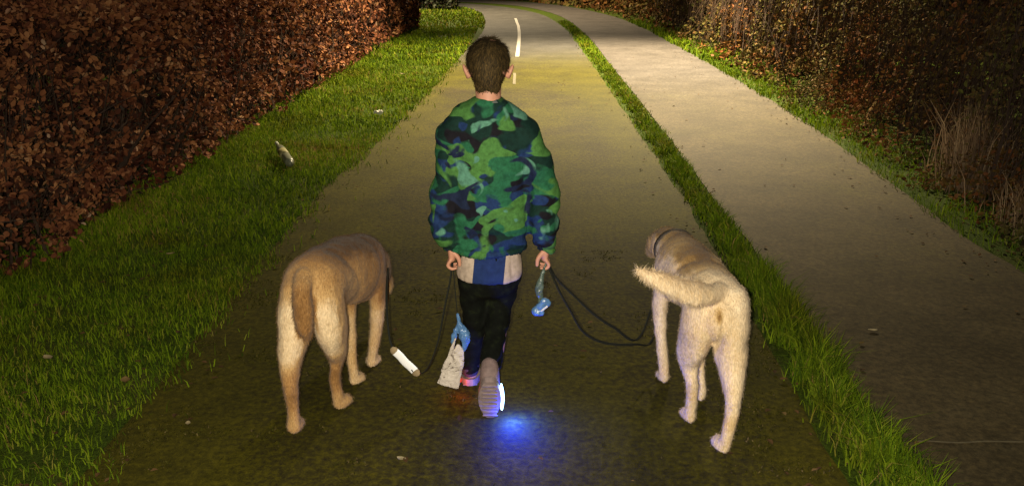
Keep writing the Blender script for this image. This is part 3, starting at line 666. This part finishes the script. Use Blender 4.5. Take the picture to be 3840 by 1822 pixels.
# ------------------------------------------------------------------ the boy
def boy():
    root = empty('person', (-.10, 2.75, 0))
    tag(root, 'boy walking away in a camouflage sweatshirt and dark trousers, one leash in each hand', 'person')
    # --- skin body, one continuous mesh from feet to head
    g = Geo(); hx = -.079
    HC = Vector((hx, 2.790, 1.215))
    g.ball(HC+Vector((0, .0, .004)), (.068, .086, .082)); g.ball(HC+Vector((0, .045, -.035)), (.052, .055, .062)); g.ball(HC+Vector((0, -.03, -.012)), (.060, .058, .062))
    g.ball(HC+Vector((0, .085, -.070)), (.026, .022, .024))
    g.loft([(hx, 2.885, 1.235, .006, .006), (hx, 2.897, 1.205, .010, .010), (hx, 2.888, 1.192, .013, .008)], n=10)   # nose
    for sx in (-1, 1):
        g.ball(HC+Vector((sx*.026, .076, .004)), (.014, .012, .010), n=12)
        # ears
        e = HC+Vector((sx*.0735, -.004, -.022)); g.ball(e, (.008, .017, .027), rot=('Y', sx*22), n=14); g.ball(e+Vector((-sx*.004, .004, -.014)), (.007, .010, .012), n=12)
    g.ball(HC+Vector((0, .093, -.047)), (.018, .007, .005), n=12); g.ball(HC+Vector((0, .091, -.056)), (.016, .008, .006), n=12)
    g.loft([(hx, 2.775, 1.17, .046, .050), (hx, 2.765, 1.125, .043, .046), (hx, 2.762, 1.085, .044, .046), (hx, 2.77, 1.045, .075, .045)], n=20)
    g.loft([(hx, 2.775, 1.02, .105, .050), (hx-.003, 2.78, .94, .115, .066), (hx-.005, 2.785, .82, .098, .062), (hx-.006, 2.785, .72, .100, .066), (hx-.006, 2.78, .62, .112, .074)], side=NX, n=24)
    WR = {-1: at(1694, 922, 2.745), 1: at(2044, 922, 2.745)}
    for sx in (-1, 1):
        w = WR[sx]
        g.loft([(hx+sx*.100, 2.775, .995, .032, .032), (hx+sx*.140, 2.77, .92, .028, .028), (w.x+sx*.012, 2.765, .80, .025, .025), (w.x+sx*.006, 2.755, .69, .020, .020), (w.x, w.y, w.z+.012, .015, .019)], side=NX, n=14)
        # hand: palm hanging down with the fingers curled round the leash
        pc = w+Vector((0, .002, -.022)); g.loft([(w.x, w.y, w.z+.004, .014, .019), (pc.x, pc.y, pc.z, .015, .026), (pc.x-sx*.001, pc.y+.004, pc.z-.022, .014, .027)], side=NX, n=14)
        for k, (dy, L_) in enumerate(((-.021, .045), (-.007, .052), (.008, .050), (.022, .042))):
            b = pc+Vector((sx*.004, dy+.002, -.026)); r = .0070-.0004*abs(k-1)
            s1 = L_*(.46); j1 = b+Vector((sx*.010, 0, -s1*.92)); j2 = j1+Vector((-sx*.013, .0, -L_*.28)); j3 = j2+Vector((-sx*.015, 0, -L_*.02+.004))
            g.loft([(*b, r*1.05, r*1.05), (*j1, r, r), (*j2, r*.92, r*.92), (*j3, r*.8, r*.8)], side=(0, 1, 0), n=10, sub=4)
        # thumb leaves the inner side of the palm
        b = pc+Vector((-sx*.008, -.018, .004)); j1 = b+Vector((-sx*.017, -.006, -.022)); j2 = j1+Vector((-sx*.003, -.001, -.024))
        g.loft([(*b, .0095, .0095), (*j1, .0082, .0082), (*j2, .0065, .0065)], side=(0, 1, 0), n=10, sub=4)
    FT = {-1: Vector((-.155, 2.80, .05)), 1: Vector((-.073, 2.61, .165))}
    for sx in (-1, 1):
        a = FT[sx]
        kn = Vector((hx+sx*.045-.012, 2.80 if sx < 0 else 2.83, .33))
        g.loft([(hx+sx*.055, 2.785, .58, .055, .062), (hx+sx*.05-.006, 2.79, .46, .048, .052), (*kn, .036, .038), ((kn.x+a.x)/2, (kn.y+a.y)/2-.004, .215, .032, .036), (a.x, a.y, a.z+.03, .022, .026)], side=NX, n=16)
    # feet inside the shoes
    g.loft([(-.155, 2.795, .075, .022, .026), (-.155, 2.82, .040, .024, .022), (-.155, 2.885, .030, .026, .015)], side=NX, n=12)
    g.loft([(-.073, 2.606, .205, .022, .022), (-.074, 2.580, .178, .022, .016), (-.074, 2.583, .105, .022, .010), (-.074, 2.600, .045, .022, .008)], side=NX, n=12)
    me = g.fused('body', .0036, 4)
    link('body', me, M['skin'], root)
    # --- face details (the camera sees only the back of the head)
    for sx in (-1, 1):
        e = link('eye', Geo().ball(HC+Vector((sx*.027, .081, .004)), .0105, n=14).mesh(), plain('eye_white', (.7, .68, .66), .2, .5, 10, .05, 0), root)
        link('iris', Geo().ball(HC+Vector((sx*.027, .0885, .004)), (.0052, .0035, .0052), n=12).mesh(), plain('iris', (.03, .05, .06), .2, .5, 10, .2, 0), e)
        e.children[0].parent = e
    # --- hair: cap of short strands over the skull, tapering to the nape
    h = Geo(); h.ball(HC+Vector((0, -.004, .012)), (.0700, .091, .072), n=24); h.ball(HC+Vector((0, -.036, -.020)), (.0545, .060, .060), n=20); h.ball(HC+Vector((.002, -.010, .050)), (.060, .068, .026), n=20)
    h.loft([(hx, 2.742, 1.19, .052, .034), (hx, 2.737, 1.155, .044, .026), (hx, 2.738, 1.135, .036, .016)], side=NX, n=16)
    hm = h.fused('hair', .0045, 3)
    bm = bmesh.new(); bm.from_mesh(hm)                        # open the face
    bmesh.ops.delete(bm, geom=[v for v in bm.verts if v.co.y > HC.y+.045 and v.co.z < HC.z+.045 or (v.co.z < HC.z-.012 and v.co.y > HC.y+.006) or (abs(v.co.x-HC.x) > .056 and v.co.z < HC.z-.004 and v.co.y > HC.y-.026)], context='VERTS')
    bm.to_mesh(hm); bm.free()
    displace(hm, lambda p, q: .0035*noise.noise(p*32)+.002*noise.noise(p*90))
    c = coords(hm); nn = normals(hm); n = 16000; k = RNG.integers(0, len(c), n); p = c[k]+RNG.normal(0, .002, (n, 3)); q = nn[k]
    down = np.tile([0, -.15, -1.], (n, 1)); crown = np.array((hx+.006, 2.775, 1.29)); rad = p-crown; rad /= np.linalg.norm(rad, axis=1)[:, None]+1e-6
    d = rad*.6+down*.35; d -= q*np.sum(d*q, 1)[:, None]; d /= np.linalg.norm(d, axis=1)[:, None]+.02
    up = np.clip((p[:, 2]-1.25)/.05, 0, 1)[:, None]; d = d+q*(.10+.22*up)+RNG.normal(0, .14+.06*up, (n, 3)); d /= np.linalg.norm(d, axis=1)[:, None]
    s_ = np.cross(d, q); s_ /= np.linalg.norm(s_, axis=1)[:, None]+1e-6
    L_ = (.010+.012*np.clip((p[:, 2]-1.16)/.1, 0, 1))[:, None]*RNG.uniform(.6, 1.3, (n, 1)); w = .0011
    V = np.concatenate([c, np.stack([p-s_*w, p+s_*w, p+d*L_], 1).reshape(-1, 3)]); nv = len(c)
    lt = np.empty(len(hm.polygons), np.int32); hm.polygons.foreach_get('loop_total', lt); li = np.empty(len(hm.loops), np.int32); hm.loops.foreach_get('vertex_index', li)
    T = np.r_[lt, np.full(n, 3)]; base = np.clip(.35+.5*nz(V[:, 0], V[:, 2], 28)[:]+.1, 0, 1); base[nv:] = np.repeat(np.clip(RNG.beta(2, 2, n), 0, 1), 3)
    link('hair', np_mesh('hair', V, np.r_[li, nv+np.arange(3*n)], np.r_[0, np.cumsum(T)[:-1]], T, {'rnd': base}), M['hair'], root)

    # --- camouflage sweatshirt
    g = Geo()
    g.loft([(hx, 2.768, 1.112, .050, .050), (hx, 2.769, 1.098, .064, .056), (hx, 2.770, 1.080, .100, .064), (hx-.001, 2.772, 1.045, .134, .076), (hx-.002, 2.775, .97, .146, .088), (hx-.004, 2.775, .87, .143, .095), (hx-.005, 2.775, .76, .141, .098), (hx-.004, 2.775, .68, .143, .100), (hx-.003, 2.775, .585, .137, .098), (hx-.003, 2.775, .568, .128, .094)], side=NX, n=32, cap=False)
    for sx in (-1, 1):
        w = WR[sx]; o_ = at(1612 if sx < 0 else 2096, 800, 2.75).x; q_ = at(1640 if sx < 0 else 2062, 560, 2.765).x
        g.loft([(hx+sx*.085, 2.772, 1.040, .046, .052), (hx+sx*.118, 2.772, .985, .058, .064), (q_-sx*.056, 2.770, .90, .060, .066), (o_-sx*.062, 2.765, .80, .060, .066), (o_-sx*.056, 2.758, .71, .057, .064), (o_-sx*.052, 2.750, .645, .052, .058), (w.x+sx*.004, 2.746, .598, .036, .042), (w.x+sx*.001, 2.745, .575, .029, .034)], side=NX, n=24, sub=5, cap=False)
    me = g.fused('sweatshirt', .0058, 5)
    def folds(p, q):
        d = .009*noise.noise(Vector((p.x*9, p.y*6, p.z*13)))+.0045*noise.noise(Vector((p.x*26, p.y*14, p.z*34)))
        a = abs(p.x-hx)
        d += -.006*math.exp(-((a-(.140))/.010)**2)*(p.z < .96)           # seam line where sleeve lies on the body
        d += .0045*math.sin(p.z*75+6*noise.noise(p*7)+p.x*20)*min(1, max(0, (.80-p.z)/.2))*(a > .12)
        d += .0035*math.sin(p.z*60+8*noise.noise(p*5))*(p.z < .66)
        d += .002*math.sin(math.atan2(p.y-2.775, p.x-hx)*70)*(p.z < .585)
        d -= .006*math.exp(-((p.z-.592)/.006)**2)
        d += .004*math.sin((p.z-.35*abs(p.x-hx))*55+3*noise.noise(p*9))*ss(.10, .16, a)*ss(.62, .70, p.z)
        return d
    displace(me, folds)
    m, N, L, B = newmat('camouflage_cloth', .85, .15)
    tc = N.new('ShaderNodeTexCoord')
    def lay(off, sc, lo, stretch=(1, .6, 1.35)):
        mp = N.new('ShaderNodeMapping'); mp.inputs['Location'].default_value = off; mp.inputs['Scale'].default_value = stretch
        L.new(tc.outputs['Object'], mp.inputs[0]); t = tnoise(N, L, sc, 1.5, .45, mp.outputs[0], .9)
        return ramp(N, L, t, [(lo-.018, (0, 0, 0)), (lo+.018, (1, 1, 1))])
    c = (.006, .024, .018)
    c = mix(N, L, lay((3, 1, 2), 8.4, .53), c, (.008, .007, .010))
    c = mix(N, L, lay((9, 4, 1), 7.8, .545), c, (.012, .030, .095))
    c = mix(N, L, lay((1, 7, 5), 8.8, .545), c, (.018, .105, .048))
    c = mix(N, L, lay((5, 2, 8), 8.8, .56), c, (.060, .165, .038))
    c = mix(N, L, lay((2, 8, 3), 10, .615), c, (.085, .22, .15))
    c = mix(N, L, lay((7, 3, 6), 10, .63), c, (.010, .016, .040))
    sm = tnoise(N, L, 60, 3, .7); c = mix(N, L, 1., c, ramp(N, L, sm, [(.3, (.65, .65, .65)), (.7, (1.25, 1.25, 1.25))]), 'MULTIPLY')
    L.new(c, B.inputs['Base Color']); bump(N, L, B, tnoise(N, L, 420, 2), .25, .001)
    link('sweatshirt', me, m, root)
    # ribbed grey neckband
    V = []; F = []; n = 48
    for i in range(n):
        a = 2*math.pi*i/n; ca, sa = math.cos(a), math.sin(a)
        for (r, z) in ((.0, .0), (.004, .008), (.0, .018), (-.006, .016), (-.006, .0)):
            V.append((hx+(.058-z*.4+r)*ca, 2.770+(.054-z*.3+r)*sa, 1.088+z+(.004 if sa < 0 else -.012)*abs(sa)))
    for i in range(n):
        for k in range(5): F.append((i*5+k, i*5+(k+1) % 5, ((i+1) % n)*5+(k+1) % 5, ((i+1) % n)*5+k))
    cm = bpy.data.meshes.new('neckband'); cm.from_pydata(V, [], F); link('neckband', cm, plain('grey_rib', (.10, .11, .10), .9, .1, 150), root)
    # --- shirt tail: blue with off white panels
    g = Geo(); g.loft([(hx-.002, 2.775, .62, .100, .072), (hx-.002, 2.775, .565, .112, .082), (hx-.002, 2.775, .50, .120, .090), (hx-.002, 2.775, .468, .116, .088)], side=NX, n=40, cap=False)
    me = g.fused('shirt', .0055, 2)
    displace(me, lambda p, q: .005*noise.noise(Vector((p.x*30, p.y*20, p.z*5)))+.0025*noise.noise(Vector((p.x*70, p.y*50, p.z*12))))
    m, N, L, B = newmat('shirt_cloth', .85, .15); tc = N.new('ShaderNodeTexCoord'); sp = N.new('ShaderNodeSeparateXYZ'); L.new(tc.outputs['Object'], sp.inputs[0])
    xx = math_(N, L, 'ADD', sp.outputs[0], math_(N, L, 'MULTIPLY', sp.outputs[2], -.10))
    l1 = at(1772, 1000, 2.69).x-.05; l2 = at(1890, 1000, 2.69).x-.05
    blue = math_(N, L, 'MULTIPLY', math_(N, L, 'GREATER_THAN', xx, l1), math_(N, L, 'LESS_THAN', xx, l2))
    c = mix(N, L, blue, (.46, .36, .28), (.014, .030, .11)); c = mix(N, L, 1., c, ramp(N, L, tnoise(N, L, 50, 3), [(.3, (.75, .75, .75)), (.7, (1.15, 1.15, 1.15))]), 'MULTIPLY')
    L.new(c, B.inputs['Base Color']); bump(N, L, B, tnoise(N, L, 300, 2), .2, .001); link('shirt', me, m, root)
    # --- dark trousers
    g = Geo(); g.loft([(hx-.002, 2.782, .60, .110, .080), (hx-.002, 2.782, .52, .118, .084), (hx-.002, 2.785, .46, .116, .082)], side=NX, n=32)
    g.loft([(hx-.060, 2.79, .50, .060, .076), (hx-.060, 2.795, .40, .054, .064), (-.135, 2.80, .32, .046, .054), (-.146, 2.795, .22, .042, .050), (-.153, 2.795, .14, .038, .046), (-.155, 2.795, .105, .036, .044)], side=NX, n=24)
    g.loft([(hx+.055, 2.79, .50, .062, .076), (hx+.045, 2.81, .40, .054, .064), (-.048, 2.80, .34, .046, .056), (-.058, 2.73, .275, .042, .050), (-.068, 2.655, .225, .038, .045), (-.073, 2.615, .200, .035, .042)], side=NX, n=24)
    me = g.fused('trousers', .006, 4)
    displace(me, lambda p, q: .006*noise.noise(Vector((p.x*14, p.y*10, p.z*18)))+.003*noise.noise(Vector((p.x*40, p.y*30, p.z*45)))+.003*math.sin(p.z*90+9*noise.noise(p*8))*(p.z < .3))
    m, N, L, B = newmat('dark_trouser_cloth', .9, .12)
    t = tnoise(N, L, 24, 3, .6); c = ramp(N, L, t, [(.35, (.002, .0022, .0015)), (.55, (.004, .005, .003)), (.68, (.010, .013, .005))]); L.new(c, B.inputs['Base Color'])
    bump(N, L, B, tnoise(N, L, 260, 2), .3, .002); link('trousers', me, m, root)
    # --- light up trainers
    up = plain('shoe_upper', (.05, .045, .055), .7, .3, 60, .4); pale = plain('pale_shoe_upper', (.20, .14, .13), .7, .3, 40, .35); solem = plain('shoe_sole', (.24, .18, .17), .6, .3, 50, .35)
    def led(name, col, st):
        m = bpy.data.materials.new(name); m.use_nodes = True; N = m.node_tree.nodes; L = m.node_tree.links
        e = N.new('ShaderNodeEmission'); e.inputs[0].default_value = (*col, 1); e.inputs[1].default_value = st; L.new(e.outputs[0], N['Material Output'].inputs[0]); return m
    def shoe(base, pitch, yaw, matu, label):
        # local frame: heel at the origin, +y to the toe, z up; pitch lifts the heel about the toe
        L_ = .205; Rm = Matrix.Translation(base) @ Matrix.Rotation(yaw, 4, 'Z') @ Matrix.Translation((0, L_, 0)) @ Matrix.Rotation(-pitch, 4, 'X') @ Matrix.Translation((0, -L_, 0))
        def put(geo_mesh): geo_mesh.transform(Rm); return geo_mesh
        g = Geo(); g.loft([(0, .022, .085, .031, .036), (0, .035, .060, .034, .040), (0, .080, .048, .036, .034), (0, .135, .036, .038, .026), (0, .180, .028, .033, .018)], side=NX, n=24)
        sh = link('shoe', put(g.fused('shoe', .004, 3)), matu, root); sh['label'] = label
        V = []; F = []; n = 44
        for i in range(n):
            a = 2*math.pi*i/n; y = .5*L_-.5*L_*math.cos(a); t = y/L_
            w = (.030+.010*math.sin(math.pi*min(1, t*1.1)))*abs(math.sin(a))**.55*(1 if math.sin(a) > 0 else -1)
            V += [(w, y, -.001), (w*1.03, y, .012), (w, y, .024)]
        for i in range(n):
            for k in range(2): F.append((i*3+k, i*3+k+1, ((i+1) % n)*3+k+1, ((i+1) % n)*3+k))
        F.append(tuple(i*3 for i in range(n))); F.append(tuple(i*3+2 for i in range(n-1, -1, -1)))
        sm = bpy.data.meshes.new('sole'); sm.from_pydata(V, [], F); so = link('sole', put(sm), solem, sh, False)
        # tread lugs
        g = Geo()
        for k in range(9): g.loft([(-.024, .02+k*.021, -.003, .0045, .003), (.024, .02+k*.021, -.003, .0045, .003)], side=(0, 1, 0), n=8, sub=2)
        link('tread', put(g.mesh()), plain('tread', (.20, .15, .145), .7), sh)
        return sh, Rm, put
    shL, RL, putL = shoe(Vector((-.156, 2.755, .012)), math.radians(8), .05, up, 'dark shoe on the ground ahead')
    shR, RR, putR = shoe(Vector((-.074, 2.385, .004)), math.radians(66), .02, pale, 'pale shoe with its heel raised')
    g = Geo().loft([(.0400, .035, .010, .004, .009), (.0430, .075, .010, .0065, .013), (.0440, .120, .010, .0065, .013), (.042, .165, .010, .004, .008)], side=NX, n=14)
    link('light_strip', putR(g.mesh()), led('blue_white_led', (.35, .62, 1.0), 9), shR)
    g = Geo().ball((-.036, .03, .012), (.004, .012, .008)); link('light_strip', putL(g.mesh()), led('red_led', (1, .06, .03), .9), shL)
    for o in (point('blue_shoe_glow', (-.004, 2.565, .050), 7.5, (.015, .05, 1), .02), spot('blue_shoe_glow', (-.010, 2.57, .075), (.07, 2.50, 0), 16, (.012, .05, 1), .03, 160, 1)):
        o.parent = root; o.matrix_parent_inverse = Matrix.Translation(-Vector(root.location))
    p = RL @ Vector((-.035, -.025, .012)); o = point('red_shoe_glow', p, .14, (1, .05, .03), .010); o.parent = root; o.matrix_parent_inverse = Matrix.Translation(-Vector(root.location))
boy()

# ------------------------------------------------------------------ leashes and what hangs from them
def strap(name, pts, w, th, mat, parent, n=8, sub=8):
    return link(name, Geo().loft([(*p, w, th) for p in pts], side=(.8, .6, 0), n=n, sub=sub).mesh(), mat, parent)
def leashes():
    h = at(2046, 985, 2.745)
    r = empty('leash', h); tag(r, 'dark leash sagging from the boy\'s right hand to the collar of the pale dog', 'leash', 'dog leashes')
    strap('strap', [at(2046, 965, 2.745), at(2062, 1010, 2.73), at(2095, 1085, 2.74), at(2140, 1165, 2.76), at(2190, 1245, 2.79), at(2270, 1285, 2.83), at(2380, 1290, 2.90), at(2450, 1265, 3.0), Vector((.60, 3.06, .405))], .0048, .0020, M['strap'], r)
    strap('strap', [at(2050, 975, 2.75), at(2085, 1040, 2.76), at(2150, 1105, 2.78), at(2225, 1175, 2.80), at(2300, 1225, 2.84), at(2400, 1262, 2.92), Vector((.595, 3.05, .415))], .0048, .0020, M['strap'], r)
    h2 = at(1694, 985, 2.745)
    l = empty('leash', h2); tag(l, 'dark leash with a bright reflective sleeve hanging from the boy\'s left hand', 'leash', 'dog leashes')
    strap('strap', [at(1694, 965, 2.745), at(1690, 1040, 2.735), at(1668, 1150, 2.72), at(1640, 1290, 2.71), at(1600, 1385, 2.705), at(1560, 1398, 2.70), at(1545, 1385, 2.70)], .0042, .0020, M['strap'], l)
    strap('strap', [at(1478, 1315, 2.72), at(1462, 1270, 2.74), at(1452, 1180, 2.80), at(1450, 1080, 2.90), Vector((-.50, 3.13, .37))], .0042, .0020, M['strap'], l)
    a = at(1482, 1318, 2.72); b = at(1556, 1392, 2.70)
    m, N, L, B = newmat('reflective_tape', .4, .5); B.inputs['Base Color'].default_value = (1, 1, 1, 1); B.inputs['Metallic'].default_value = 0.0
    B.inputs['Coat Weight'].default_value = .4; bump(N, L, B, tnoise(N, L, 300, 2), .3, .001)
    pts = [a.lerp(b, t) for t in (0, .25, .5, .75, 1)]
    pts = [p+Vector((0, 0, .002*math.sin(i*2.2))) for i, p in enumerate(pts)]
    link('reflective_sleeve', Geo().loft([(*p, .0175, .004) for p in pts], side=(.7, -.2, .7), n=16, sub=4).mesh(), m, l)
    for p, q in ((a, (a-b).normalized()), (b, (b-a).normalized())):
        link('sleeve_end', Geo().loft([(*(p+q*.001), .0178, .006), (*(p+q*.010), .0165, .006), (*(p+q*.016), .011, .005)], side=(.7, -.2, .7), n=14, sub=3).mesh(), plain('tan_sleeve_end', (.30, .22, .12), .7), l)
leashes()
def crumple(g, name, vox, amp, f, mat, parent, sm=2):
    me = g.fused(name, vox, sm); displace(me, lambda p, q: amp*noise.noise(p*f)+amp*.5*noise.noise(p*f*2.7)); return link(name, me, mat, parent)
def bags():
    blue, N, L, B = newmat('blue_plastic', .3, .5); n = tnoise(N, L, 50, 3); L.new(ramp(N, L, n, [(.3, (.055, .13, .28)), (.7, (.10, .22, .42))]), B.inputs['Base Color']); bump(N, L, B, n, .6, .006)
    teal, N, L, B = newmat('grey_green_plastic', .35, .5); n = tnoise(N, L, 60, 3); L.new(ramp(N, L, n, [(.3, (.045, .07, .055)), (.7, (.11, .15, .125))]), B.inputs['Base Color']); bump(N, L, B, n, .6, .006)
    white, N, L, B = newmat('creased_white_plastic', .55, .4); n = tnoise(N, L, 26, 6, .75, None, 1.5)
    L.new(ramp(N, L, n, [(.38, (.09, .06, .045)), (.43, (.50, .43, .36)), (.6, (.66, .58, .50)), (.8, (.76, .70, .63))]), B.inputs['Base Color']); bump(N, L, B, n, .9, .008)
    # right: twisted grey green neck with a knotted blue bag at its end
    p = at(2030, 1040, 2.71); r = empty('bag', p); tag(r, 'small knotted blue bag dangling under the boy\'s right hand', 'bag', 'plastic bags carried by the boy')
    crumple(Geo().loft([(*at(2046, 990, 2.73), .004, .004), (*at(2030, 1042, 2.715), .009, .007), (*at(2022, 1080, 2.71), .016, .010), (*at(2026, 1120, 2.71), .010, .009), (*at(2030, 1140, 2.71), .012, .01)], n=14), 'twisted_neck', .003, .003, 60, teal, r)
    g = Geo(); a, b = at(2010, 1168, 2.70), at(2046, 1134, 2.70); g.loft([(*a, .017, .014), (*a.lerp(b, .5), .0145, .013), (*b, .020, .015)], side=(.6, 0, .8), n=16); g.ball(at(2024, 1172, 2.695), (.016, .012, .014))
    crumple(g, 'bag_bundle', .003, .004, 55, blue, r)
    crumple(Geo().loft([(*at(2030, 1166, 2.682), .004, .002), (*at(2052, 1148, 2.682), .004, .002)], n=8), 'highlight_strip', .0015, .0005, 60, plain('highlight_white', (.7, .7, .66), .4), r, 0)  # white strip standing in for the highlight on the blue plastic
    # left: blue bag over a creased white one, hanging lower from the leash
    p = at(1720, 1200, 2.72); r = empty('bag', p); tag(r, 'blue and creased white plastic bag hanging low beside the boy\'s left leg', 'bag', 'plastic bags carried by the boy')
    strap('string', [at(1698, 985, 2.745), at(1706, 1080, 2.735), at(1716, 1190, 2.725)], .002, .002, M['strap'], r, 6, 4)
    g = Geo(); g.loft([(*at(1716, 1178, 2.725), .004, .004), (*at(1724, 1215, 2.72), .010, .008), (*at(1742, 1255, 2.715), .021, .014), (*at(1744, 1285, 2.712), .014, .010), (*at(1740, 1312, 2.71), .004, .004)], n=14); g.loft([(*at(1720, 1215, 2.722), .006, .006), (*at(1704, 1255, 2.72), .011, .008), (*at(1700, 1290, 2.72), .007, .006)], n=12)
    crumple(g, 'blue_bag', .0028, .004, 60, blue, r)
    d = 2.70
    g = Geo(); g.loft([(*at(1718, 1290, d+.01), .006, .004), (*at(1720, 1318, d+.005), .020, .006), (*at(1708, 1360, d), .031, .008), (*at(1693, 1405, d), .037, .009), (*at(1679, 1446, d), .0415, .009)], side=NX, n=20, cap=False)
    g.loft([(*at(1708, 1270, d+.01), .004, .004), (*at(1684, 1335, d), .007, .005), (*at(1662, 1390, d), .010, .005)], n=10)
    crumple(g, 'white_bag', .0028, .0028, 34, white, r, 1)
bags()
